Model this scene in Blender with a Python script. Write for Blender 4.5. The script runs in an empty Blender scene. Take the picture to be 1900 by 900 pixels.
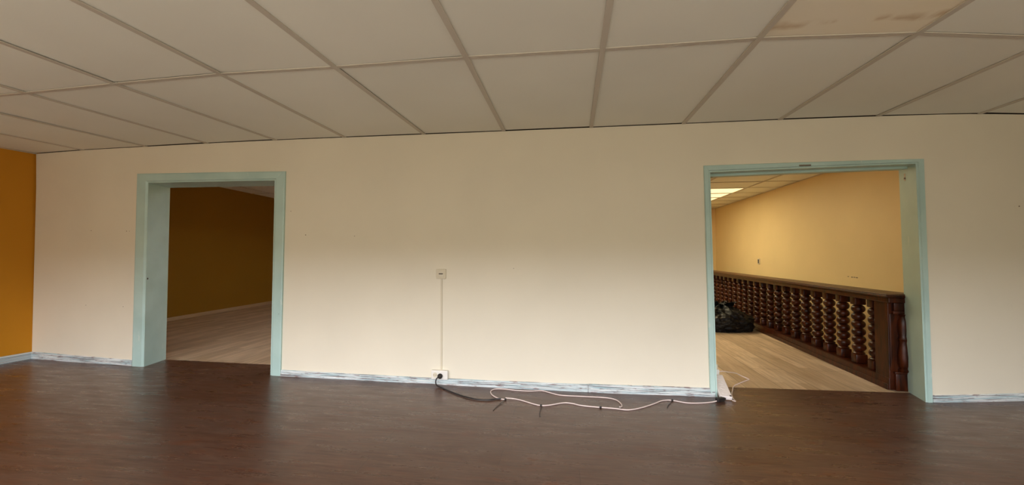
import bpy, bmesh, math, random
from mathutils import Vector, Matrix, noise

# ------------------------------------------------------------------ camera, world, exposure
sc = bpy.context.scene
COL = sc.collection
YAW, PITCH, ROLL = -0.1411, 0.0315, 0.0003
CAM = Vector((0.0, -4.2829, 1.3159))
FPX = 774.26
fw = Vector((math.sin(YAW)*math.cos(PITCH), math.cos(YAW)*math.cos(PITCH), math.sin(PITCH)))
rt = Vector((math.cos(YAW), -math.sin(YAW), 0))
up = rt.cross(fw)
rt, up = rt*math.cos(ROLL)+up*math.sin(ROLL), -rt*math.sin(ROLL)+up*math.cos(ROLL)
cd = bpy.data.cameras.new('camera')
cd.sensor_fit = 'HORIZONTAL'; cd.sensor_width = 36.0; cd.lens = FPX/1900*36.0
cd.clip_start = 0.05
cam = bpy.data.objects.new('camera', cd); COL.objects.link(cam)
m = Matrix((rt, up, -fw)).transposed().to_4x4(); m.translation = CAM
cam.matrix_world = m
sc.camera = cam

SKY = 14.0          # overcast sky outside the windows behind the camera
SKY_COL = (0.95, 0.95, 1.02)
GROUND_COL = (0.66, 0.62, 0.52)
FAR_COL = (0.15, 0.135, 0.10)
HORIZON = 0.135     # sky starts this far above the level horizon (sine of the angle)
FILL = 19.0        # strength of the added panels, out of view, that light the rear room
FILL_COL = (1.0, 0.85, 0.54)
W_X0, W_X1, W_Z0, W_Z1, W_Y = -6.3, 4.3, 0.75, 2.5, -6.6    # window band behind the camera

sc.view_settings.view_transform = 'Standard'
sc.view_settings.look = 'None'
sc.view_settings.exposure = 0.0
sc.view_settings.gamma = 1.0
sc.view_settings.use_curve_mapping = False
sc.cycles.max_bounces = 10
sc.cycles.diffuse_bounces = 7
sc.cycles.use_denoising = True
sc.cycles.sample_clamp_indirect = 8.0

w = bpy.data.worlds.new('overcast_sky'); sc.world = w; w.use_nodes = True
nt = w.node_tree; nt.nodes.clear()
o_ = nt.nodes.new('ShaderNodeOutputWorld'); bg = nt.nodes.new('ShaderNodeBackground')
tc = nt.nodes.new('ShaderNodeTexCoord'); sx = nt.nodes.new('ShaderNodeSeparateXYZ')
cr = nt.nodes.new('ShaderNodeValToRGB')
nt.links.new(tc.outputs['Generated'], sx.inputs[0])
# the ramp runs over sin(elevation) mapped from -1..1 to 0..1: bright ground and dark skyline, unseen and shaped for the room's light, then overcast sky
mr = nt.nodes.new('ShaderNodeMapRange'); mr.inputs[1].default_value = -1; mr.inputs[2].default_value = 1
nt.links.new(sx.outputs['Z'], mr.inputs[0]); nt.links.new(mr.outputs[0], cr.inputs[0])
el = cr.color_ramp.elements; el.new(.4); el.new(.5)
for e_, (p_, c_) in zip(el, ((.34, GROUND_COL), (.40, FAR_COL), (.5+HORIZON/2, FAR_COL), (.5+HORIZON/2+.012, SKY_COL))):
    e_.position = p_; e_.color = (*c_, 1)
nt.links.new(cr.outputs[0], bg.inputs[0]); bg.inputs[1].default_value = SKY
nt.links.new(bg.outputs[0], o_.inputs[0])

pl = bpy.data.lights.new('window_portal', 'AREA'); pl.shape = 'RECTANGLE'
pl.size = W_X1-W_X0; pl.size_y = W_Z1-W_Z0; pl.cycles.is_portal = True
po = bpy.data.objects.new('window_portal', pl); COL.objects.link(po)
po.location = ((W_X0+W_X1)/2, W_Y-0.05, (W_Z0+W_Z1)/2)
po.rotation_euler = (math.radians(90), 0, 0)

# ------------------------------------------------------------------ helpers
def link(o, parent=None):
    COL.objects.link(o)
    if parent is not None: o.parent = parent
    return o

def mesh_obj(name, bm, mats, parent=None, smooth=False):
    bmesh.ops.recalc_face_normals(bm, faces=bm.faces[:])
    me = bpy.data.meshes.new(name); bm.to_mesh(me); bm.free()
    for mt in (mats if isinstance(mats, (list, tuple)) else [mats]): me.materials.append(mt)
    if smooth:
        for p in me.polygons: p.use_smooth = True
    if not smooth and any(p.use_smooth for p in me.polygons): me.set_sharp_from_angle(angle=math.radians(35))
    return link(bpy.data.objects.new(name, me), parent)

def struct(o):
    o['kind'] = 'structure'; return o

def tag(o, label, cat, group=None):
    o['label'] = label; o['category'] = cat
    if group: o['group'] = group
    return o

def root(name, loc, label, cat, group=None):
    o = bpy.data.objects.new(name, None); o.location = loc; o.empty_display_size = 0.1
    COL.objects.link(o); return tag(o, label, cat, group)

def keep(o, parent):
    """parent a mesh that is written in world coordinates to a thing whose empty stands elsewhere"""
    o.parent = parent
    o.matrix_parent_inverse = Matrix.Translation(parent.location).inverted()
    return o

def box(bm, x0, y0, z0, x1, y1, z1, bevel=0, M=None, mi=0):
    vs = [bm.verts.new(v) for v in ((x0,y0,z0),(x1,y0,z0),(x1,y1,z0),(x0,y1,z0),(x0,y0,z1),(x1,y0,z1),(x1,y1,z1),(x0,y1,z1))]
    fs = [bm.faces.new([vs[i] for i in f]) for f in ((0,3,2,1),(4,5,6,7),(0,1,5,4),(1,2,6,5),(2,3,7,6),(3,0,4,7))]
    for f in fs: f.material_index = mi
    geo = list(vs)
    if bevel:
        es = list({e for f in fs for e in f.edges})
        r = bmesh.ops.bevel(bm, geom=es, offset=bevel, segments=2, affect='EDGES', profile=0.5)
        geo = list({v for f in r['faces'] for v in f.verts} | {v for v in vs if v.is_valid})
    if M is not None:
        bmesh.ops.transform(bm, matrix=M, verts=[v for v in geo if v.is_valid])
    return geo

def lathe(bm, prof, seg=20, cx=0, cy=0, cap=True, M=None):
    rings = []
    for r, z in prof:
        rings.append([bm.verts.new((cx+r*math.cos(2*math.pi*i/seg), cy+r*math.sin(2*math.pi*i/seg), z)) for i in range(seg)])
    for a, b in zip(rings, rings[1:]):
        for i in range(seg):
            bm.faces.new((a[i], a[(i+1) % seg], b[(i+1) % seg], b[i])).smooth = True
    if cap:
        bm.faces.new(rings[0][::-1]); bm.faces.new(rings[-1])
    if M is not None:
        bmesh.ops.transform(bm, matrix=M, verts=[v for r in rings for v in r])

def spline(pts, n=8):
    P = [Vector(p) for p in pts]; P = [P[0]*2-P[1]] + P + [P[-1]*2-P[-2]]
    out = []
    for i in range(1, len(P)-2):
        for k in range(n):
            t = k/n; a, b, c, d = P[i-1], P[i], P[i+1], P[i+2]
            out.append(0.5*((2*b)+(c-a)*t+(2*a-5*b+4*c-d)*t*t+(3*b-a-3*c+d)*t**3))
    out.append(P[-2]); return out

def tube(bm, pts, r, seg=8, n=8):
    pts = spline(pts, n) if n else [Vector(p) for p in pts]
    rings = []; prev = None
    for i, p in enumerate(pts):
        t = (pts[min(i+1, len(pts)-1)]-pts[max(i-1, 0)]).normalized()
        if prev is None:
            a = t.orthogonal().normalized()
        else:
            a = (prev-t*prev.dot(t)).normalized()
        prev = a; b = t.cross(a)
        rings.append([bm.verts.new(p+(a*math.cos(2*math.pi*k/seg)+b*math.sin(2*math.pi*k/seg))*r) for k in range(seg)])
    for A, B in zip(rings, rings[1:]):
        for i in range(seg):
            bm.faces.new((A[i], A[(i+1) % seg], B[(i+1) % seg], B[i])).smooth = True
    bm.faces.new(rings[0][::-1]); bm.faces.new(rings[-1])

def interp(x, T):
    if x <= T[0][0]: a, b = T[0], T[1]
    elif x >= T[-1][0]: a, b = T[-2], T[-1]
    else:
        for a, b in zip(T, T[1:]):
            if a[0] <= x <= b[0]: break
    return a[1]+(b[1]-a[1])*(x-a[0])/(b[0]-a[0])

# ------------------------------------------------------------------ materials
class Mat:
    def __init__(s, name, color=(.8,.8,.8), rough=.5, **kw):
        s.m = bpy.data.materials.new(name); s.m.use_nodes = True
        s.nt = s.m.node_tree; s.b = s.nt.nodes['Principled BSDF']
        s.b.inputs['Base Color'].default_value = (*color, 1)
        s.b.inputs['Roughness'].default_value = rough
        for k, v in kw.items(): s.b.inputs[k.replace('_', ' ')].default_value = v
    def n(s, t, **kw):
        nd = s.nt.nodes.new(t)
        for k, v in kw.items():
            if k in nd.inputs.keys(): nd.inputs[k].default_value = v
            else: setattr(nd, k, v)
        return nd
    def l(s, a, b): s.nt.links.new(a, b)
    def pos(s, scale=(1,1,1), obj=False, rot=(0,0,0), loc=(0,0,0)):
        g = s.n('ShaderNodeTexCoord').outputs['Object'] if obj else s.n('ShaderNodeNewGeometry').outputs['Position']
        mp = s.n('ShaderNodeMapping'); mp.inputs['Scale'].default_value = scale
        mp.inputs['Rotation'].default_value = rot; mp.inputs['Location'].default_value = loc
        s.l(g, mp.inputs[0]); return mp.outputs[0]
    def noise(s, vec, scale, detail=3, rough=.5, dist=0):
        nd = s.n('ShaderNodeTexNoise'); s.l(vec, nd.inputs['Vector'])
        nd.inputs['Scale'].default_value = scale; nd.inputs['Detail'].default_value = detail
        nd.inputs['Roughness'].default_value = rough; nd.inputs['Distortion'].default_value = dist
        return nd.outputs['Fac']
    def ramp(s, fac, *stops, interp='LINEAR'):
        r = s.n('ShaderNodeValToRGB'); r.color_ramp.interpolation = interp; e = r.color_ramp.elements
        while len(e) < len(stops): e.new(0.5)
        for el, (p, c) in zip(e, stops):
            el.position = p; el.color = (*c, 1) if isinstance(c, tuple) else (c, c, c, 1)
        s.l(fac, r.inputs[0]); return r.outputs[0]
    def mix(s, fac, a, b, mode='MIX'):
        x = s.n('ShaderNodeMix', data_type='RGBA', blend_type=mode)
        for v, i in ((fac, 0), (a, 6), (b, 7)):
            if isinstance(v, (int, float)): x.inputs[i].default_value = v if i == 0 else (v, v, v, 1)
            elif isinstance(v, tuple): x.inputs[i].default_value = (*v, 1)
            else: s.l(v, x.inputs[i])
        return x.outputs[2]
    def col(s, c): s.l(c, s.b.inputs['Base Color'])
    def bump(s, h, strength=.2, dist=.01):
        b = s.n('ShaderNodeBump'); b.inputs['Strength'].default_value = strength; b.inputs['Distance'].default_value = dist
        s.l(h, b.inputs['Height']); s.l(b.outputs[0], s.b.inputs['Normal'])
    def math(s, op, a, b=0.0):
        x = s.n('ShaderNodeMath', operation=op)
        for v, i in ((a, 0), (b, 1)):
            if isinstance(v, (int, float)): x.inputs[i].default_value = v
            else: s.l(v, x.inputs[i])
        return x.outputs[0]

def plaster(name, base, holes=(), var=.05, rough=.55):
    M = Mat(name, base, rough); p = M.pos()
    c = M.mix(M.ramp(M.noise(p, 1.3, 3), (.35, 0.0), (.7, 1.0)), tuple(v*(1-var) for v in base), base)
    if holes:
        tot = None
        for (hx, hy, hz, r) in holes:
            sub = M.n('ShaderNodeVectorMath', operation='SUBTRACT'); g = M.pos((1, .3, 1)); M.l(g, sub.inputs[0])
            sub.inputs[1].default_value = (hx, hy*.3, hz)
            ln = M.n('ShaderNodeVectorMath', operation='LENGTH'); M.l(sub.outputs[0], ln.inputs[0])
            k = M.math('LESS_THAN', ln.outputs['Value'], r*.72)
            tot = k if tot is None else M.math('MAXIMUM', tot, k)
        c = M.mix(tot, c, (.24, .18, .12))
    M.col(c); M.bump(M.noise(p, 60, 4, .6), .08, .004)
    return M.m

CREAM = (0.79, 0.74, 0.605)
HOLES = [(-5.79,.027,1.619,.008),(-5.258,0,1.607,.008),(-5.215,0,1.606,.006),(-5.901,.084,.707,.008),(-5.325,.042,.703,.007),
         (-2.88,-.08,1.542,.008),(-2.306,-.082,1.526,.006),(-.577,-.102,1.187,.005),(-3.06,-.085,1.805,.006),(4.034,.115,1.766,.010),
         (3.99,.115,1.766,.006)]
M_wall = plaster('cream_wall_paint', CREAM, HOLES)
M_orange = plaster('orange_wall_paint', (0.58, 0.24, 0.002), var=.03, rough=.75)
M_orange_dim = plaster('gold_wall_paint', (0.27, 0.13, 0.0015), var=.04, rough=.85)  # the orange paint, darkened in colour for the dim rear room
M_yel = plaster('yellow_cream_wall_paint', (0.85, 0.68, 0.37), [(3.9,2.10,1.013,.010),(3.9,2.15,1.016,.009),(3.9,2.20,1.015,.010),(3.9,2.28,1.020,.008)])

def tile_mat(name, base, stain=False):
    M = Mat(name, base, .85); p = M.pos()
    c = M.mix(M.ramp(M.noise(p, .9, 2), (.35, 0.0), (.65, 1.0)), tuple(v*.95 for v in base), base)
    if stain:
        c = M.mix(M.ramp(M.noise(p, 1.2, 2), (.3, 0.1), (.7, .9)), c, (0.90, 0.82, 0.62))
        # brown rim of a dried leak, near the bar towards the wall
        sp = M.n('ShaderNodeSeparateXYZ'); M.l(M.pos(), sp.inputs[0])
        wob = M.math('MULTIPLY', M.noise(M.pos((3, 3, 1)), 1.6, 3), .16)
        d = M.math('ABSOLUTE', M.math('ADD', M.math('ADD', sp.outputs['Y'], 1.72), wob))
        band = M.ramp(d, (0.0, 1.0), (.045, 0.0))
        patch = M.ramp(M.noise(M.pos((5, 1.5, 1)), 1.4, 3), (.44, 0.0), (.56, 1.0))
        c = M.mix(M.math('MULTIPLY', M.math('MULTIPLY', band, patch), .55), c, (0.50, 0.33, 0.14))
    M.col(c); M.bump(M.noise(p, 90, 4, .7), .18, .003)
    return M.m
M_tile = tile_mat('ceiling_tile', (0.87, 0.885, 0.80))
M_tile_stained = tile_mat('water_stained_ceiling_tile', (0.90, 0.86, 0.74), True)
M_bar = Mat('ceiling_bar', (0.58, 0.54, 0.46), .5).m
M_gap = Mat('ceiling_void', (0.05, 0.04, 0.03), .9).m

def blue_paint():
    M = Mat('pale_blue_gloss_paint', (.45, .62, .58), .42); p = M.pos()
    base = M.mix(M.ramp(M.noise(p, 2.5, 3), (.35, 0.0), (.7, 1.0)), (.41, .58, .545), (.49, .67, .63))
    scuff = M.ramp(M.noise(M.pos((6, 6, 1.6)), 3.5, 5, .6), (.66, 0.0), (.70, 1.0))
    c = M.mix(M.math('MULTIPLY', scuff, .55), base, (.62, .70, .64))
    chip = M.ramp(M.noise(M.pos((9, 9, 5)), 3.1, 5, .65, .4), (.735, 0.0), (.75, 1.0))
    c = M.mix(M.math('MULTIPLY', chip, .85), c, (.10, .08, .06))
    M.col(c); M.bump(M.noise(p, 30, 4), .1, .004); return M.m
M_blue = blue_paint()
M_groove = Mat('blue_paint_in_groove', (.16, .22, .19), .6).m  # darker copy of the blue, groove shade put into its colour

def worn_base():
    M = Mat('worn_pale_blue_skirting', (.5, .6, .6), .5)
    def streaks(zs, xs, sc_, lo, hi, det=5):
        return M.ramp(M.noise(M.pos((xs, .02, zs)), sc_, det, .62), (lo, 0.0), (hi, 1.0))
    c = M.mix(streaks(60, 1.5, 1.5, .42, .56), (.38, .52, .56), (.72, .76, .76))
    c = M.mix(M.math('MULTIPLY', streaks(95, 1.1, 1.6, .53, .57), .9), c, (.10, .075, .075))
    c = M.mix(M.math('MULTIPLY', streaks(42, 4.5, 1.7, .56, .62, 6), .85), c, (.20, .13, .13))
    c = M.mix(M.math('MULTIPLY', streaks(130, 3.0, 1.2, .57, .60), .8), c, (.66, .70, .72))
    M.col(c); return M.m
M_base = worn_base()

def dark_floor():
    M = Mat('dark_brown_plank_floor', (.08, .04, .02), .4)
    p = M.pos((1, 1, 1), rot=(0, 0, math.radians(-1.5)))
    br = M.n('ShaderNodeTexBrick'); M.l(p, br.inputs['Vector'])
    br.offset = .37; br.offset_frequency = 2
    for k, v in dict(Scale=1.0, **{'Mortar Size': .0022, 'Mortar Smooth': .2, 'Brick Width': 1.35, 'Row Height': .205, 'Bias': 0}).items(): br.inputs[k].default_value = v
    br.inputs['Color1'].default_value = (0, 0, 0, 1); br.inputs['Color2'].default_value = (1, 1, 1, 1); br.inputs['Mortar'].default_value = (.5, .5, .5, 1)
    gr = M.noise(M.pos((1.5, 22, 1)), 2.4, 7, .68, .5)
    fine = M.noise(M.pos((6, 60, 1)), 2.0, 4, .7)
    blot = M.noise(M.pos((.7, 1.8, 1)), 1.3, 5, .65)
    c = M.mix(M.ramp(gr, (.33, 0.0), (.68, 1.0)), (.048, .017, .009), (.160, .080, .052))
    c = M.mix(M.ramp(fine, (.35, .35), (.6, 0.0)), c, (.035, .013, .008))
    c = M.mix(.20, c, M.mix(br.outputs['Color'], (.060, .022, .013), (.15, .085, .060)))
    c = M.mix(M.ramp(blot, (.45, 0.0), (.66, .6)), c, (.105, .064, .048))
    c = M.mix(M.ramp(M.noise(M.pos((1.3, 5.0, 1), loc=(3, 1, 0)), 2.0, 6, .68, .6), (.56, 0.0), (.66, .6)), c, (.120, .034, .012))
    c = M.mix(M.ramp(M.noise(M.pos((2.2, 9.0, 1), rot=(0, 0, .5), loc=(1, 7, 0)), 1.7, 6, .7, .8), (.64, 0.0), (.72, .3)), c, (.025, .009, .005))
    c = M.mix(M.math('MULTIPLY', br.outputs['Fac'], .55), c, (.02, .010, .006))
    M.col(c)
    M.l(M.ramp(M.noise(M.pos((1.1, 5, 1)), 2.6, 5, .65), (.3, .22), (.72, .42)), M.b.inputs['Roughness'])
    dents = M.ramp(M.noise(M.pos((3.5, 9, 1), rot=(0, 0, -.6)), 2.2, 5, .7, 1.0), (.58, 0.0), (.68, 1.0))
    h = M.math('SUBTRACT', M.math('ADD', M.math('MULTIPLY', gr, .35), M.math('MULTIPLY', dents, .5)), br.outputs['Fac'])
    M.bump(h, .20, .003)
    return M.m
M_floor = dark_floor()

def oak_floor():
    M = Mat('light_oak_laminate', (.4, .3, .2), .38)
    p = M.pos((1, 1, 1), rot=(0, 0, math.radians(90)))
    br = M.n('ShaderNodeTexBrick'); M.l(p, br.inputs['Vector']); br.offset = .41
    for k, v in {'Scale': 1.0, 'Mortar Size': .002, 'Brick Width': 1.1, 'Row Height': .115, 'Bias': 0}.items(): br.inputs[k].default_value = v
    br.inputs['Color1'].default_value = (0, 0, 0, 1); br.inputs['Color2'].default_value = (1, 1, 1, 1); br.inputs['Mortar'].default_value = (.5, .5, .5, 1)
    br2 = M.n('ShaderNodeTexBrick'); M.l(p, br2.inputs['Vector']); br2.offset = .41
    for k, v in {'Scale': 1.0, 'Mortar Size': .004, 'Brick Width': 2.4, 'Row Height': .345, 'Bias': 0}.items(): br2.inputs[k].default_value = v
    gr = M.noise(M.pos((16, 1.4, 1)), 1.6, 5, .6, .3)
    c = M.mix(br.outputs['Color'], (.50, .37, .235), (.76, .60, .43))
    c = M.mix(M.ramp(gr, (.35, 0.0), (.68, .55)), c, (.27, .17, .095))
    c = M.mix(M.math('MULTIPLY', br2.outputs['Fac'], .7), c, (.10, .06, .03))
    M.col(c); return M.m
M_oak = oak_floor()

def dark_wood():
    M = Mat('dark_varnished_wood', (.09, .02, .006), .33); M.b.inputs['Specular IOR Level'].default_value = .28
    g = M.noise(M.pos((9, 9, 1.6)), 2.4, 5, .6, .6)
    c = M.mix(M.ramp(g, (.33, 0.0), (.70, 1.0)), (.009, .0018, .0007), (.078, .0145, .002))
    M.col(c); M.bump(g, .08, .002); return M.m
M_wood = dark_wood()
M_wood_top = Mat('rail_top_wood', (.09, .038, .014), .45).m  # lighter wood, the light on the rail top is in its colour
def bagm():
    M = Mat('black_plastic_film', (.003, .003, .004), .30); M.b.inputs['Specular IOR Level'].default_value = .30
    M.bump(M.noise(M.pos((1, 1, 2.2)), 13, 5, .6, 1.2), .7, .02); return M.m
M_bag = bagm()
M_white = Mat('white_plastic', (.78, .76, .70), .35).m
M_pinkwhite = Mat('white_socket_strip_plastic', (.80, .74, .72), .35).m
M_ivory = Mat('ivory_plastic', (.66, .60, .46), .4).m
M_dark = Mat('black_rubber', (.015, .012, .012), .45).m
M_slot = Mat('dark_slot', (.06, .045, .035), .7).m
M_cord = Mat('pinkish_white_cord', (.74, .62, .58), .4).m
M_metal = Mat('dull_metal', (.25, .20, .15), .4, Metallic=.8).m
pm = Mat('luminous_diffuser', (.9, .85, .7), .6)
pm.b.inputs['Emission Color'].default_value = (*FILL_COL, 1); pm.b.inputs['Emission Strength'].default_value = FILL  # for the added fill panels out of view only
M_fill = pm.m
pm2 = Mat('dim_luminous_diffuser', (.9, .85, .7), .6)
pm2.b.inputs['Emission Color'].default_value = (1.0, .80, .42, 1); pm2.b.inputs['Emission Strength'].default_value = 1.25
M_lum_dim = pm2.m

# ------------------------------------------------------------------ the main wall: an old, slightly bowed wall with two openings
H = 2.6
TOP = [(-6.69,.055),(-5.879,-.021),(-4.952,-.055),(-4.118,-.081),(-3.248,-.093),(-2.431,-.085),(-1.537,-.075),(-.683,-.070),(.203,-.068),(1.087,-.062),(1.954,-.062),(2.798,-.045),(3.3,-.02),(3.662,.012),(4.083,.09),(6.4,.50)]
BOT = [(-6.83,.175),(-6.0,.115),(-5.224,.060),(-4.1,-.005),(-3.122,-.063),(-2.265,-.085),(-1.426,-.109),(-.587,-.129),(.149,-.137),(.703,-.127),(1.286,-.112),(2.2,-.06),(3.187,.010),(3.549,.072),(4.055,.176),(6.4,.66)]
THK = [(-5.0,.33),(3.2,.29)]
def yw(x, z):
    a, b = interp(x, TOP), interp(x, BOT); return b+(a-b)*z/H
def lerp(a, b, t): return a+(b-a)*t

def patch(bm, bl, br, tr, tl, nx, nz, close=''):
    """a piece of the wall, solid, between the given (x, z) corners"""
    F, B = [], []
    for j in range(nz+1):
        rf, rb = [], []
        for i in range(nx+1):
            s, t = i/nx, j/nz
            x = lerp(lerp(bl[0], br[0], s), lerp(tl[0], tr[0], s), t); z = lerp(lerp(bl[1], br[1], s), lerp(tl[1], tr[1], s), t)
            y = yw(x, z); rf.append(bm.verts.new((x, y, z)))
            # openings are splayed a little towards the back
            xb = x
            if splay.get((round(br[0], 3), 'r')) and i == nx: xb = x+splay[(round(br[0], 3), 'r')]
            if splay.get((round(bl[0], 3), 'l')) and i == 0: xb = x+splay[(round(bl[0], 3), 'l')]
            rb.append(bm.verts.new((xb, y+interp(x, THK), z)))
        F.append(rf); B.append(rb)
    for j in range(nz):
        for i in range(nx):
            f = bm.faces.new((F[j][i], F[j][i+1], F[j+1][i+1], F[j+1][i])); f.smooth = True
            bm.faces.new((B[j][i], B[j+1][i], B[j+1][i+1], B[j][i+1]))
    for j in range(nz):
        if 'l' in close: bm.faces.new((F[j][0], F[j+1][0], B[j+1][0], B[j][0]))
        if 'r' in close: bm.faces.new((F[j][nx], B[j][nx], B[j+1][nx], F[j+1][nx]))
    for i in range(nx):
        if 'b' in close: bm.faces.new((F[0][i], B[0][i], B[0][i+1], F[0][i+1]))
        if 't' in close: bm.faces.new((F[nz][i], F[nz][i+1], B[nz][i+1], B[nz][i]))

# inner corners of the openings (x, z): bottom left, bottom right, top right, top left
LO = ((-5.023, 0), (-3.273, 0), (-3.238, 2.160), (-4.928, 2.181))
RO = ((1.330, 0), (3.160, 0), (3.115, 2.164), (1.308, 2.126))
splay = {(-5.023, 'r'): -.085, (3.16, 'l'): .075}
e = .004
bm = bmesh.new()
patch(bm, (-6.83, 0), LO[0], LO[3], (-6.70, LO[3][1]), 8, 8, 'lrb')
patch(bm, LO[1], RO[0], RO[3], LO[2], 24, 8, 'lrb')
patch(bm, RO[1], (6.4, 0), (6.4, RO[2][1]), RO[2], 14, 8, 'lrb')
patch(bm, (-6.70, LO[3][1]), LO[3], (LO[3][0], H), (-6.69, H), 8, 3, 'lt')
patch(bm, LO[3], LO[2], (LO[2][0], H), (LO[3][0], H), 8, 3, 'bt')
patch(bm, LO[2], RO[3], (RO[3][0], H), (LO[2][0], H), 24, 3, 't')
patch(bm, RO[3], RO[2], (RO[2][0], H), (RO[3][0], H), 8, 3, 'bt')
patch(bm, RO[2], (6.4, RO[2][1]), (6.4, H), (RO[2][0], H), 14, 3, 'rt')
bmesh.ops.remove_doubles(bm, verts=bm.verts[:], dist=.0008)
struct(mesh_obj('wall_back', bm, M_wall))
# the taller left rear room: wall above the suspended ceiling level
bm = bmesh.new(); box(bm, -8.3, .16, 2.62, 3.95, .26, 3.0); struct(mesh_obj('wall_above_doors', bm, M_orange_dim))

# ------------------------------------------------------------------ floors
bm = bmesh.new()
xs = [-7.0, -6.83, -6.0, -5.11, -5.10, -3.28, -3.27, -1.5, 0, 1.335, 1.34, 3.235, 3.24, 4.0, 5.2, 6.4]
def far_y(x):
    if -5.105 <= x <= -3.275: return lerp(.372, .330, (x+5.1)/1.82)
    if 1.337 <= x <= 3.237: return lerp(.195, .262, (x-1.34)/1.9)
    return yw(x, 0)+.10
prev = None
for x in xs:
    cur = [bm.verts.new((x, W_Y-.1, 0)), bm.verts.new((x, -3, 0)), bm.verts.new((x, -.6, 0)), bm.verts.new((x, far_y(x), 0)),
           bm.verts.new((x, W_Y-.1, -.06)), bm.verts.new((x, far_y(x), -.06))]
    if prev:
        for i in range(3): bm.faces.new((prev[i], cur[i], cur[i+1], prev[i+1]))
        bm.faces.new((prev[3], cur[3], cur[5], prev[5])); bm.faces.new((prev[0], prev[4], cur[4], cur[0]))
    prev = cur
struct(mesh_obj('floor', bm, M_floor))
def slab(name, pts, z0, z1, mat):
    bm = bmesh.new()
    a = [bm.verts.new((x, y, z0)) for x, y in pts]; b = [bm.verts.new((x, y, z1)) for x, y in pts]
    bm.faces.new(a[::-1]); bm.faces.new(b)
    for i in range(len(pts)):
        j = (i+1) % len(pts); bm.faces.new((a[i], a[j], b[j], b[i]))
    return struct(mesh_obj(name, bm, mat))
slab('floor_rear_left', [(-8.4, .372), (-5.1, .372), (-3.28, .330), (-.9, .30), (-.9, 9.2), (-8.4, 9.2)], -.06, -.001, M_oak)
slab('floor_rear_right', [(-.9, .2), (1.34, .195), (3.24, .262), (4.0, .30), (4.0, 7.9), (-.9, 7.9)], -.06, -.001, M_oak)

# ------------------------------------------------------------------ other walls
slab('wall_left', [(-6.83, .25), (-6.83+.003, .172), (-7.02, -2.0), (-7.15, W_Y-.1), (-7.3, W_Y-.1), (-7.2, .25)], 0, 2.62, M_orange)
# shear the top of the left wall in to meet the corner
wl = bpy.data.objects['wall_left']
for v in wl.data.vertices:
    if v.co.z > 1: v.co.x += .135
slab('wall_right', [(6.3, W_Y-.1), (6.45, W_Y-.1), (6.45, .9), (6.3, .9)], 0, 2.62, M_wall)
bm = bmesh.new()
box(bm, -7.3, W_Y-.2, 0, 6.45, W_Y, W_Z0); box(bm, -7.3, W_Y-.2, W_Z1, 6.45, W_Y, 2.62)
box(bm, -7.3, W_Y-.2, W_Z0, W_X0, W_Y, W_Z1); box(bm, W_X1, W_Y-.2, W_Z0, 6.45, W_Y, W_Z1)
struct(mesh_obj('wall_front', bm, M_wall))
wn = 6; ww = (W_X1-W_X0)/wn
for i in range(wn):
    a = W_X0+i*ww; bm = bmesh.new(); t = .05
    box(bm, a, W_Y-.14, W_Z0, a+ww, W_Y-.08, W_Z0+t); box(bm, a, W_Y-.14, W_Z1-t, a+ww, W_Y-.08, W_Z1)
    box(bm, a, W_Y-.14, W_Z0+t, a+t, W_Y-.08, W_Z1-t); box(bm, a+ww-t, W_Y-.14, W_Z0+t, a+ww, W_Y-.08, W_Z1-t)
    struct(mesh_obj('window_%d' % (i+1), bm, M_white))

# rear left room (darkened orange walls, higher ceiling)
slab('wall_rear_left', [(-7.83, .40), (-7.99, 2.95), (-8.16, 6.2), (-8.30, 9.2), (-8.5, 9.2), (-8.2, .40)], 0, 2.92, M_orange_dim)
slab('wall_rear_left_end', [(-8.5, 9.0), (-.9, 9.0), (-.9, 9.2), (-8.5, 9.2)], 0, 2.92, M_orange_dim)
slab('wall_partition', [(-1.0, .26), (-.85, .26), (-.85, 9.0), (-1.0, 9.0)], 0, 2.92, M_orange_dim)
slab('wall_rear_left_return', [(-8.4, .36), (-6.9, .46), (-5.3, .40), (-5.3, .44), (-6.9, .5), (-8.4, .42)], 0, 2.92, M_orange_dim)
# rear right room
slab('wall_rear_right', [(3.9, .36), (3.9, 7.8), (4.05, 7.8), (4.05, .36)], 0, 2.62, M_yel)
slab('wall_rear_end', [(-.85, 7.75), (4.05, 7.75), (4.05, 7.9), (-.85, 7.9)], 0, 2.62, M_yel)
slab('wall_rear_right_return', [(3.45, .40), (3.95, .40), (3.95, .46), (3.45, .46)], 0, 2.62, M_yel)

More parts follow.
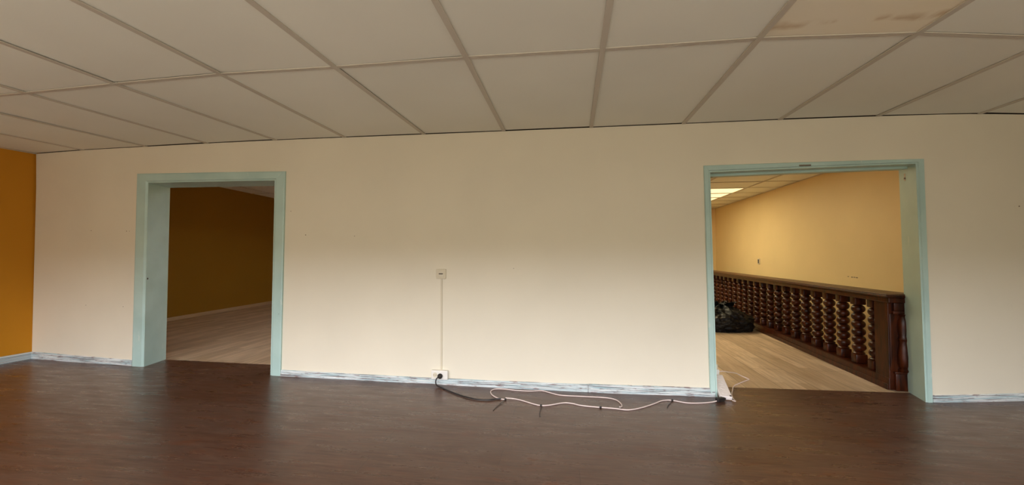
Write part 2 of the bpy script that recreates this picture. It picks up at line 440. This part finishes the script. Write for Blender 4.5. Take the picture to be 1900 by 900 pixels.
# ------------------------------------------------------------------ ceilings with suspended grids
def ceiling(name, rows, z, stained=(), bar=.036, bar_mat=M_bar, seed=1, skip=(), trim='trim_1'):
    """rows: list of rows of (x, y) grid nodes, tiles between them"""
    rnd = random.Random(seed)
    bm = bmesh.new(); bb = bmesh.new()
    for j in range(len(rows)-1):
        for i in range(len(rows[j])-1):
            if (j, i) in skip: continue
            q = [Vector((*rows[j][i], z)), Vector((*rows[j][i+1], z)), Vector((*rows[j+1][i+1], z)), Vector((*rows[j+1][i], z))]
            cen = sum(q, Vector())/4
            dx, dy = rnd.uniform(-.004, .004), rnd.uniform(-.004, .004)
            sag = [rnd.uniform(.003, .009) for _ in range(4)]
            vs = []
            for k, v in enumerate(q):
                d = cen-v; ins = .013
                vs.append(bm.verts.new((v.x+math.copysign(ins, d.x)+dx, v.y+math.copysign(ins, d.y)+dy, z+sag[k])))
            f = bm.faces.new(vs); f.material_index = 1 if (j, i) in stained else 0
            ext = bmesh.ops.extrude_face_region(bm, geom=[f])
            for g in ext['geom']:
                if isinstance(g, bmesh.types.BMVert): g.co.z = z+.022
                if isinstance(g, bmesh.types.BMFace): g.material_index = f.material_index
    # black slab above the tiles, its colour makes shadow lines in the gaps
    X = [p[0] for r in rows for p in r]; Y = [p[1] for r in rows for p in r]
    a = len(bm.faces)
    box(bm, min(X)-.1, min(Y)-.02, z+.03, max(X)+.1, max(Y)+.05, z+.08, mi=2)
    c = struct(mesh_obj(name, bm, [M_tile, M_tile_stained, M_gap]))
    def strip(a, b, wd, zl):
        a, b = Vector((*a, 0)), Vector((*b, 0)); d = (b-a).normalized(); nn = Vector((-d.y, d.x, 0))*wd/2
        v = [bb.verts.new((p.x, p.y, zz)) for zz in (zl, z+.003) for p in (a-nn, b-nn, b+nn, a+nn)]
        for f in ((3,2,1,0), (4,5,6,7), (0,1,5,4), (1,2,6,5), (2,3,7,6), (3,0,4,7)): bb.faces.new([v[k] for k in f])
    for j in range(len(rows)-1):
        for i in range(len(rows[j])):
            if rows[j][i] == rows[j][-1] and False: continue
            strip(rows[j][i], rows[j+1][i], bar, z-.004)
    for j in range(1, len(rows)):
        for i in range(len(rows[j])-1):
            strip(rows[j][i], rows[j][i+1], bar*.9, z-.002)
    mesh_obj(trim, bb, bar_mat, c)['label'] = 'grey-beige metal bars between the tiles'
    return c
r0x = [-6.69,-5.879,-4.952,-4.118,-3.248,-2.431,-1.537,-.683,.203,1.087,1.954,2.798,3.662,4.53,5.4,6.3]
r0 = [(x, yw(x, H)) for x in r0x]
r1 = [(-6.95,-1.44),(-6.03,-1.50),(-5.15,-1.56),(-4.261,-1.591),(-3.381,-1.644),(-2.454,-1.683),(-1.590,-1.672),(-.670,-1.683),(.198,-1.667),(1.105,-1.670),(1.987,-1.605),(2.850,-1.43),(3.70,-1.27),(4.58,-1.1),(5.45,-1.0),(6.3,-.9)]
rows = [r0, r1]
for n_ in range(1, 4):
    rows.append([(x+(x*.012)*n_ if abs(x) < 6 else x, max(y-1.64*n_, W_Y+.01)) for x, y in r1])
ceiling('ceiling', rows, H, stained={(1, 9)})
# rear right room ceiling: tiles 0.65 deep, luminous panels set in
xr = [-.85, -.25, .4, 1.05, 1.70, 2.35, 3.30, 3.9]
ys = [.33, .90, 1.54, 2.18, 2.82, 3.46, 4.12, 4.80, 5.45, 6.05, 6.70, 7.35, 7.75]
rows_r = [[(x-.02*(y-4) if 0 < i < 7 else x, y) for i, x in enumerate(xr)] for y in ys]
lum = {(6, 5), (7, 5), (8, 5), (3, 2), (3, 3), (6, 4), (7, 4), (8, 4)}
ceiling('ceiling_rear_right', rows_r, H, bar=.03, seed=4, skip=lum, trim='trim_2')
xl = [-8.4+.86*i for i in range(9)]
rows_l = [[(x, .35+1.24*j) for x in xl] for j in range(8)]
ceiling('ceiling_rear_left', rows_l, 2.9, seed=7, trim='trim_3')

# luminous ceiling panels: three dim ones in view, the rest added unseen as fill light
pg = 'luminous ceiling panels in the rear room'
for n_, (j, i) in enumerate(sorted(lum, key=lambda t: (-t[1], t[0]))):
    q = [rows_r[j][i], rows_r[j][i+1], rows_r[j+1][i+1], rows_r[j+1][i]]
    x0, x1 = q[0][0]+.02, q[1][0]-.02; y0, y1 = q[0][1]+.02, q[2][1]-.02
    names = ('nearest of the three glowing warm white ceiling panels over the rear room',
             'middle one of the three glowing warm white ceiling panels over the rear room',
             'farthest of the three glowing warm white ceiling panels over the rear room')
    hidden = ['bright ceiling panel beside the nearest of the three warm ones', 'bright ceiling panel beside the middle one of the three warm ones', 'bright ceiling panel beside the farthest of the three warm ones', 'right one of two bright ceiling panels just behind the main wall', 'left one of two bright ceiling panels just behind the main wall'][n_-3]
    t = root('ceiling_light', ((x0+x1)/2, (y0+y1)/2, H), names[n_] if n_ < 3 else hidden, 'ceiling light', pg if n_ < 3 else 'panels over the hidden part of the rear room')
    cx, cy = t.location.x, t.location.y
    bm = bmesh.new(); hx, hy = (x1-x0)/2, (y1-y0)/2
    for a in ((-hx, -hy, hx, -hy+.014), (-hx, hy-.014, hx, hy), (-hx, -hy+.014, -hx+.014, hy-.014), (hx-.014, -hy+.014, hx, hy-.014)):
        box(bm, a[0], a[1], -.003, a[2], a[3], .02)
    mesh_obj('frame', bm, M_bar, t)
    bm = bmesh.new(); box(bm, -hx+.014, -hy+.014, .004, hx-.014, hy-.014, .016); mesh_obj('diffuser', bm, M_lum_dim if n_ < 3 else M_fill, t)

# ------------------------------------------------------------------ door casings and linings
def wp(x, z, off): return Vector((x, yw(x, z)-off, z))
def board(bm, inner, outer, off0, off1, n=12):
    """a casing board on the wall between two (x, z) segments given as ((x,z),(x,z)) running the same way"""
    R = []
    for k in range(n+1):
        t = k/n
        i = (lerp(inner[0][0], inner[1][0], t), lerp(inner[0][1], inner[1][1], t)); o = (lerp(outer[0][0], outer[1][0], t), lerp(outer[0][1], outer[1][1], t))
        c = .12
        i2 = (lerp(i[0], o[0], c), lerp(i[1], o[1], c)); o2 = (lerp(o[0], i[0], c), lerp(o[1], i[1], c))
        R.append([bm.verts.new(wp(*i, off0)), bm.verts.new(wp(*i, off1*.55)), bm.verts.new(wp(*i2, off1)), bm.verts.new(wp(*o2, off1)), bm.verts.new(wp(*o, off1*.7)), bm.verts.new(wp(*o, off0))])
    for a, b in zip(R, R[1:]):
        for k in range(5): bm.faces.new((a[k], a[k+1], b[k+1], b[k]))
    bm.faces.new(R[0]); bm.faces.new(R[-1][::-1])

def door_frame(name, O, outer, sp_l, sp_r, groove=False):
    """O inner corners bl, br, tr, tl; outer likewise"""
    d = struct(bpy.data.objects.new(name, None)); COL.objects.link(d)
    bm = bmesh.new(); board(bm, (O[0], O[3]), (outer[0], outer[3]), -.01, .022); mesh_obj('casing', bm, M_blue, d)
    bm = bmesh.new(); board(bm, (O[1], O[2]), (outer[1], outer[2]), -.01, .022); mesh_obj('casing', bm, M_blue, d)
    bm = bmesh.new(); board(bm, (O[3], O[2]), (outer[3], outer[2]), -.01, .0235); mesh_obj('casing', bm, M_blue, d)
    def lin(a, b, sa, sb, inx, inz):
        bm = bmesh.new(); R = []
        for k in range(9):
            t = k/8; x, z = lerp(a[0], b[0], t), lerp(a[1], b[1], t); s = lerp(sa, sb, t)
            y = yw(x, z); yb = y+interp(x, THK)+.004
            R.append([bm.verts.new((x, y-.012, z)), bm.verts.new((x+s, yb, z)), bm.verts.new((x+s+inx, yb, z-inz)), bm.verts.new((x+inx, y-.012, z-inz))])
        for p, q in zip(R, R[1:]):
            for k in range(4): bm.faces.new((p[k], p[(k+1) % 4], q[(k+1) % 4], q[k]))
        bm.faces.new(R[0]); bm.faces.new(R[-1][::-1]); return bm
    tk = .012
    mesh_obj('lining', lin(O[0], (O[3][0], O[3][1]), sp_l, sp_l, tk, 0), M_blue, d)
    mesh_obj('lining', lin(O[1], (O[2][0], O[2][1]), sp_r, sp_r, -tk, 0), M_blue, d)
    hl = lin(O[3], O[2], sp_l, sp_r, 0, tk); mesh_obj('lining', hl, M_blue, d)
    if groove:
        bm = bmesh.new()
        for k in range(1):
            R = []
            for q in range(17):
                t = q/16; x, z = lerp(O[3][0], O[2][0], t), lerp(O[3][1], O[2][1], t)
                y = yw(x, z)
                R.append([bm.verts.new((x, y+.10, z-.012)), bm.verts.new((x, y+.10, z-.034)), bm.verts.new((x, y+.15, z-.034)), bm.verts.new((x, y+.15, z-.012))])
            for p_, q_ in zip(R, R[1:]):
                for k2 in range(4): bm.faces.new((p_[k2], p_[(k2+1) % 4], q_[(k2+1) % 4], q_[k2]))
            bm.faces.new(R[0]); bm.faces.new(R[-1][::-1])
        mesh_obj('door_stop', bm, M_blue, d)
    return d
d1 = door_frame('door_1', LO, ((-5.185, 0), (-3.157, 0), (-3.121, 2.245), (-5.073, 2.281)), -.085, 0)
d2 = door_frame('door_2', RO, ((1.278, 0), (3.207, 0), (3.170, 2.195), (1.263, 2.180)), 0, .075, True)
# small hardware left on the frames
bm = bmesh.new(); M = Matrix.Translation((-4.975, .012, 1.043)) @ Matrix.Rotation(math.radians(90), 4, 'Y')
lathe(bm, [(.013, -.002), (.013, .004), (.008, .006)], 12, M=M); mesh_obj('latch_hole', bm, M_slot, d1)
bm = bmesh.new(); box(bm, 3.150, .150, 2.03, 3.162, .172, 2.10, .003); box(bm, 3.143, .155, 2.045, 3.152, .167, 2.06, .002); mesh_obj('hinge_leaf', bm, M_metal, d2)
bm = bmesh.new(); box(bm, 2.10, -.098, 2.148, 2.20, -.088, 2.160, .003); box(bm, 2.125, -.104, 2.150, 2.15, -.096, 2.158, .002); mesh_obj('catch_plate', bm, M_metal, d2)

# ------------------------------------------------------------------ skirting boards
BB = [(-6.83,.090),(-5.994,.080),(-5.172,.070),(-3.121,.064),(-2.265,.060),(-1.426,.061),(-.641,.066),(.149,.070),(.16,.076),(1.287,.080),(3.201,.062),(4.055,.066),(6.4,.07)]
def skirting(name, x0, x1, off=0.0, n=30):
    bm = bmesh.new(); R = []
    prof = [(0, 0), (.018, 0), (.018, .40), (.013, .44), (.017, .48), (.017, .62), (.011, .66), (.014, .70), (.013, .88), (.006, 1.0), (0, 1.0)]
    for k in range(n+1):
        x = lerp(x0, x1, k/n); h = interp(x, BB)
        R.append([bm.verts.new((x, yw(x, h*p[1])-p[0]-off+(.0 if p[0] else .004), h*p[1])) for p in prof])
    for a, b in zip(R, R[1:]):
        for i in range(len(prof)-1): bm.faces.new((a[i], a[i+1], b[i+1], b[i]))
    bm.faces.new(R[0]); bm.faces.new(R[-1][::-1])
    return struct(mesh_obj(name, bm, M_base))
skirting('baseboard_back_left', -6.82, -5.187)
skirting('baseboard_back_centre_left', -3.155, .155)
skirting('baseboard_back_centre_right', .158, 1.322, .005)
skirting('baseboard_back_right', 3.209, 6.3)
bm = bmesh.new()
v = []
for y, x in ((.165, -6.83), (-2.0, -7.02), (W_Y+.02, -7.15)):
    v.append([bm.verts.new((x+o_, y, z)) for o_, z in ((0.0, 0), (.020, 0), (.020, .05), (.022, .08), (.012, .09), (0.0, .09))])
for a, b in zip(v, v[1:]):
    for i in range(5): bm.faces.new((a[i], a[i+1], b[i+1], b[i]))
bm.faces.new(v[0]); bm.faces.new(v[-1][::-1])
struct(mesh_obj('baseboard_left', bm, M_base))
M_skirt2 = Mat('beige_skirting', (.42, .30, .17), .5).m
bm = bmesh.new(); v = []
for x, y in ((-7.83, .45), (-7.99, 2.95), (-8.16, 6.2), (-8.30, 9.0)):
    v.append([bm.verts.new((x+o_, y, z)) for o_, z in ((-.01, 0), (.016, 0), (.016, .062), (.008, .07), (-.01, .07))])
for a, b in zip(v, v[1:]):
    for i in range(4): bm.faces.new((a[i], a[i+1], b[i+1], b[i]))
bm.faces.new(v[0]); bm.faces.new(v[-1][::-1])
struct(mesh_obj('baseboard_rear_left', bm, M_skirt2))

# ------------------------------------------------------------------ balustrade in the rear right room
BX0, BSL = 3.08, .045
ang = math.atan(BSL)
bal = root('balustrade', (BX0, .33, 0), 'dark varnished wooden balustrade with stacked-ball turned balusters beyond the right doorway', 'balustrade')
bal.rotation_euler = (0, 0, -ang)      # local +Y runs along the rail, local X across it, front face at x = 0
BL = 7.35
bm = bmesh.new(); box(bm, 0, .0, 0, .20, BL, .115, .008); box(bm, -.012, .0, 0, 0, BL, .055, .003)
mesh_obj('base_beam', bm, M_wood, bal)
bm = bmesh.new(); box(bm, -.015, -.05, .855, .225, BL, .905, .008); box(bm, -.04, -.06, .905, .25, BL, .930, .008)
mesh_obj('rail', bm, M_wood, bal)
bm = bmesh.new(); box(bm, -.035, -.055, .9295, .245, BL, .943, .005); mesh_obj('rail_cap', bm, M_wood_top, bal)
# newel
bm = bmesh.new()
box(bm, 0.005, .0, 0, .20, .205, .856, .006)
mesh_obj('newel_post', bm, M_wood, bal)
bm = bmesh.new()
box(bm, .045, -.028, 0, .215, .0, .165, .006); box(bm, .035, -.034, .165, .225, .0, .185, .004)
box(bm, .045, -.028, .775, .215, .0, .855, .006); box(bm, .035, -.034, .745, .225, .0, .775, .004)
box(bm, .012, -.012, .19, .045, .0, .745, .004)
prof = [(.045, .185), (.055, .20), (.04, .22), (.052, .25), (.058, .33), (.05, .42), (.042, .47), (.052, .50), (.040, .53), (.050, .60), (.046, .68), (.03, .72), (.045, .745)]
lathe(bm, prof, 16, .13, -.004)
mesh_obj('newel_ornament', bm, M_wood, bal)
# balusters
def baluster_bm():
    bm = bmesh.new(); W = .058
    box(bm, -W, -W, .115, W, W, .215, .012)
    lathe(bm, [(.050, .215), (.058, .223), (.050, .235), (.036, .243)], 20)
    box(bm, -W*.95, -W*.95, .765, W*.95, W*.95, .857, .01)
    prof = [(.034, .240)]
    n = 6; z0, z1 = .243, .762; h = (z1-z0)/n
    for k in range(n):
        for t in range(1, 8):
            a = t/8; prof.append((.036+.030*math.sin(math.pi*a)**.65, z0+h*(k+a)))
        prof.append((.036, z0+h*(k+1)))
    lathe(bm, prof, 20)
    return bm
b0 = mesh_obj('baluster', baluster_bm(), M_wood, bal)
ys_b = [.345+.2905*k for k in range(24)]
for k, y in enumerate(ys_b):
    b = b0 if k == 0 else b0.copy()
    if k: link(b); b.parent = bal
    b.location = (.10, y, 0)
    b.rotation_euler = (0, 0, (k*37 % 9-4)*.02)

# ------------------------------------------------------------------ rubbish bag
def trash_bag():
    t = root('rubbish_bag', (2.64, 3.66, 0), 'crumpled shiny black plastic rubbish bag on the laminate against the balustrade', 'rubbish bag')
    bm = bmesh.new(); bmesh.ops.create_icosphere(bm, subdivisions=6, radius=1)
    for v in bm.verts:
        d = v.co.normalized(); p = d*2.0
        r = 1+.12*noise.noise(p*1.0+Vector((3, 1, 7)))+.07*noise.noise(p*2.3)
        r -= .10*abs(noise.noise(p*3.1+Vector((9, 0, 0))))+.05*abs(noise.noise(Vector((p.x*7, p.y*7, p.z*3))))
        x, y, z = d.x*r, d.y*r, d.z*r
        z = max(z, -.60)
        a = math.atan2(d.y, d.x); u_ = max(d.z-.30, 0)/.7
        k = 1-.30*u_
        v.co = Vector((x*.56*k, y*.42*k, (z+.60)*.285))
        v.co.z -= .10*max(x, 0)*max(d.z, 0)
        v.co += Vector((d.x, d.y, 0))*.06*u_*(1-u_*.5)*math.sin(a*15+4*d.z+2*noise.noise(p))
        v.co.z += .035*u_*math.sin(a*9+1)
    mesh_obj('bag_body', bm, M_bag, t, smooth=True)
    bm = bmesh.new()
    seg, ringn = 72, 9; R = []
    for j in range(ringn):
        s = j/(ringn-1); rr = .09-.05*math.sin(math.pi*min(s*1.6, 1))+.045*s**1.5
        ring = []
        for i in range(seg):
            a = 2*math.pi*i/seg; w_ = 1+.28*math.sin(a*9+1+2*s)*(.3+s)+.12*math.sin(a*17)
            ring.append(bm.verts.new((rr*w_*math.cos(a)*1.2+.05, rr*w_*math.sin(a), .375+.105*s+.018*math.sin(a*5+2)*s)))
        R.append(ring)
    for a, b in zip(R, R[1:]):
        for i in range(seg): bm.faces.new((a[i], a[(i+1) % seg], b[(i+1) % seg], b[i]))
    bmesh.ops.solidify(bm, geom=bm.faces[:], thickness=.004)
    mesh_obj('gathered_neck', bm, M_bag, t, smooth=True)
trash_bag()

# ------------------------------------------------------------------ wall fittings on the main wall
def on_wall(x, z):    # local frame on the wall: x along, -y out of the wall
    dx = (yw(x+.05, z)-yw(x-.05, z))/.1
    return Matrix.Translation((x, yw(x, z), z)) @ Matrix.Rotation(math.atan(dx), 4, 'Z')
def fit_root(name, x, z, label, cat):
    t = root(name, (0, 0, 0), label, cat); t.matrix_world = on_wall(x, z); return t

t = fit_root('junction_plate', -1.334, 1.127, 'small square ivory wall plate with a slot at the top of the thin cable duct', 'wall plate')
bm = bmesh.new(); box(bm, -.052, -.014, -.050, .052, .004, .050, .005); box(bm, -.036, -.018, -.034, .036, -.013, .034, .003); mesh_obj('plate', bm, M_ivory, t)
bm = bmesh.new(); box(bm, -.022, -.0195, -.004, .022, -.0175, .006, .0008); mesh_obj('slot', bm, M_slot, t)
# cable duct follows the wall
t = root('cable_duct', (-1.326, yw(-1.326, .15), .15), 'thin cream vertical cable duct between the wall plate and the socket box', 'cable duct')
bm = bmesh.new(); R = []
for k in range(9):
    z = lerp(.148, 1.077, k/8); x = lerp(-1.324, -1.332, k/8); y = yw(x, z)
    R.append([bm.verts.new((x-.009, y+.002, z)), bm.verts.new((x-.008, y-.010, z)), bm.verts.new((x+.008, y-.010, z)), bm.verts.new((x+.009, y+.002, z))])
for a, b in zip(R, R[1:]):
    for i in range(4): bm.faces.new((a[i], a[(i+1) % 4], b[(i+1) % 4], b[i]))
bm.faces.new(R[0]); bm.faces.new(R[-1][::-1])
keep(mesh_obj('duct_body', bm, M_ivory), t)

t = fit_root('double_socket', -1.332, .102, 'white double socket box just above the skirting with a black plug in it', 'socket')
bm = bmesh.new(); box(bm, -.088, -.040, -.046, .088, .004, .046, .008); mesh_obj('socket_box', bm, M_white, t)
for cx in (-.045,):
    bm = bmesh.new()
    M = Matrix.Translation((cx, -.0405, 0)) @ Matrix.Rotation(math.radians(90), 4, 'X')
    lathe(bm, [(.024, -.001), (.024, .0016), (.021, .0016), (.021, .0006)], 20, M=M)
    mesh_obj('socket_rim', bm, M_ivory, t)
    for s in (-1, 1):
        bm = bmesh.new(); lathe(bm, [(.004, 0), (.004, .002)], 8, M=Matrix.Translation((cx+s*.010, -.0405, 0)) @ Matrix.Rotation(math.radians(90), 4, 'X'))
        mesh_obj('socket_hole', bm, M_slot, t)

# black power cord with its plug
t = root('black_power_cord', (-1.32, -.16, 0), 'black power cord running from the plugged socket box down onto the floor', 'power cord')
px, pz = -1.322, .095; py = yw(px, pz)-.041
bm = bmesh.new()
M = Matrix.Translation((px, py, pz)) @ Matrix.Rotation(math.radians(90), 4, 'X')
lathe(bm, [(.020, 0), (.026, .004), (.026, .018), (.018, .030), (.010, .036)], 18, M=M)
keep(mesh_obj('plug', bm, M_dark), t)
bm = bmesh.new()
tube(bm, [(px, py-.03, pz), (px-.02, py-.055, pz-.012), (-1.352, -.205, .045), (-1.335, -.215, .018), (-1.291, -.235, .008), (-1.163, -.341, .008), (-.999, -.458, .008), (-.855, -.525, .008), (-.755, -.525, .008), (-.688, -.492, .008), (-.640, -.480, .010)], .0062)
keep(mesh_obj('cord', bm, M_dark), t)

# white extension cord with its loop
t = root('white_extension_cord', (0, -.5, 0), 'long pinkish white extension cord looped on the dark floor below the wall', 'extension cord')
Z = .006
loop = [(-.600,-.486,Z),(-.666,-.466,Z),(-.744,-.376,Z),(-.775,-.275,Z),(-.745,-.203,Z),(-.655,-.193,Z),(-.524,-.218,Z),(-.393,-.215,Z),(-.291,-.190,Z),(-.210,-.237,Z),(-.106,-.295,Z),(.094,-.302,Z),(.300,-.306,Z),(.395,-.350,Z),(.430,-.450,Z),(.425,-.535,.012),(.405,-.570,.020)]
run = [(-.60,-.478,.018),(-.518,-.456,Z),(-.439,-.494,Z),(-.336,-.562,Z),(-.267,-.590,Z),(-.193,-.569,Z),(-.077,-.498,Z),(-.005,-.500,Z),(.088,-.542,Z),(.225,-.562,Z),(.361,-.572,Z),(.471,-.590,Z),(.592,-.522,Z),(.728,-.397,Z),(.805,-.317,Z),(.89,-.292,Z),(1.016,-.342,Z),(1.135,-.328,Z),(1.239,-.290,Z),(1.300,-.262,.012)]
bm = bmesh.new(); tube(bm, loop, .0050); tube(bm, run, .0050); keep(mesh_obj('cord', bm, M_cord), t)
bm = bmesh.new()
M = Matrix.Translation((1.318, -.252, .022)) @ Matrix.Rotation(math.radians(28), 4, 'Z')
box(bm, -.035, -.020, -.020, .045, .020, .016, .008, M=M)
box(bm, .040, -.014, -.012, .062, .014, .010, .003, M=M)
o = keep(mesh_obj('plug', bm, M_dark), t); o['label'] = 'black plug'

# the thin flex from the socket strip, curling over the doorway floor
t = root('thin_flex', (1.42, -.22, 0), 'thin pale flex curling over the threshold from socket strip to adapter', 'flex')
bm = bmesh.new()
tube(bm, [(1.425,-.262,.020),(1.46,-.235,.006),(1.468,-.15,.005),(1.500,-.03,.005),(1.546,.078,.005),(1.608,.222,.005),(1.691,.323,.005),(1.819,.454,.005),(1.860,.50,.006),(1.80,.52,.03),(1.70,.42,.085),(1.58,.28,.13),(1.50,.19,.160),(1.455,.168,.160)], .0048)
keep(mesh_obj('flex_body', bm, M_cord), t)

# socket strip leaning on the adapter
t = root('socket_strip', (1.395, -.21, 0), 'white multi-way socket strip propped in the right doorway beside the left jamb', 'socket strip')
A, B = Vector((1.388, -.215, .022)), Vector((1.412, .105, .135))
d = (B-A); L = d.length; yv = d.normalized(); xv = Vector((1, 0, 0)); xv = (xv-yv*xv.dot(yv)).normalized(); zv = xv.cross(yv)
MS = Matrix((xv, yv, zv)).transposed().to_4x4(); MS.translation = A
bm = bmesh.new(); box(bm, -.052, 0, -.020, .052, L, .018, .008, M=MS); keep(mesh_obj('strip_body', bm, M_pinkwhite), t)
for k in range(4):
    bm = bmesh.new(); M = MS @ Matrix.Translation((0, .055+.075*k, .018))
    lathe(bm, [(.026, -.002), (.026, .002), (.022, .002), (.022, .0008)], 18, M=M)
    for s in (-1, 1): lathe(bm, [(.004, 0), (.004, .0022)], 8, M=M @ Matrix.Translation((s*.010, 0, 0)))
    keep(mesh_obj('outlet', bm, M_pinkwhite), t)
bm = bmesh.new(); box(bm, .030, .006, .018, .046, .022, .021, .001, M=MS); o = keep(mesh_obj('switch', bm, M_slot), t)
t = root('plug_adapter', (1.432, .17, 0), 'upright white plug adapter behind the socket strip at the doorway jamb', 'adapter')
bm = bmesh.new(); box(bm, -.030, -.028, 0, .030, .028, .135, .006); box(bm, -.026, -.024, .135, .020, .024, .185, .006); mesh_obj('adapter_body', bm, M_white, t)
bm = bmesh.new(); box(bm, -.022, -.018, .185, .008, .016, .235, .005); mesh_obj('plug_top', bm, M_ivory, t)

# black cable ties on the white cord
def tie(x, y, tail, label, rz=0):
    t = root('cable_tie', (x, y, 0), label, 'cable tie', 'black ties on the white cord')
    bm = bmesh.new()
    lathe(bm, [(.0075, -.009), (.009, -.005), (.009, .005), (.0075, .009)], 10, M=Matrix.Translation((0, 0, .008)) @ Matrix.Rotation(rz, 4, 'Z') @ Matrix.Rotation(math.radians(90), 4, 'Y'))
    mesh_obj('band', bm, M_dark, t)
    if tail:
        bm = bmesh.new(); tube(bm, [(0, 0, .008), (tail[0]*.3, tail[1]*.3, .006), (tail[0]*.7-.006, tail[1]*.7, .004), (tail[0], tail[1], .004)], .0026, 6, 4)
        mesh_obj('tail', bm, M_dark, t)
tie(-.600, -.482, (-.061, -.285), 'black cable tie with a long tail where the black cord meets the white cord', .1)
tie(-.267, -.592, (.010, -.25), 'black cable tie with its tail pointing towards the viewer on the front strand', 0)
tie(.245, -.566, None, 'black cable tie without a tail wrapped on the front strand of the cord loop', -.1)
tie(.900, -.294, (-.085, -.19), 'black cable tie with short tail on the cord hump nearest the right doorway', 0)

# ------------------------------------------------------------------ fittings in the rear right room
t = root('wall_socket', (3.9, 5.12, 1.198), 'small dull ivory socket on the yellow wall above the balustrade', 'socket')
bm = bmesh.new(); box(bm, -.014, -.045, -.060, 0, .045, .060, .004); mesh_obj('plate', bm, M_ivory, t)
bm = bmesh.new(); box(bm, -.018, -.022, -.040, -.013, .022, .040, .002); o = mesh_obj('outlet', bm, M_slot, t)
for nm, z, lab in (('coat_hook', 1.88, 'upper dark wall hook on the far end wall beside the left jamb'), ('coat_hook', 1.50, 'lower dark wall hook on the far end wall beside the left jamb')):
    t = root(nm, (3.765, 7.75, z), lab, 'hook', 'dark hooks on the end wall')
    bm = bmesh.new(); box(bm, -.05, -.012, -.035, .03, 0, .035, .004); mesh_obj('back_plate', bm, M_metal, t)
    bm = bmesh.new(); tube(bm, [(-.02, -.01, -.01), (-.02, -.06, -.03), (-.02, -.09, 0), (-.02, -.09, .035)], .009); mesh_obj('hook_arm', bm, M_metal, t)
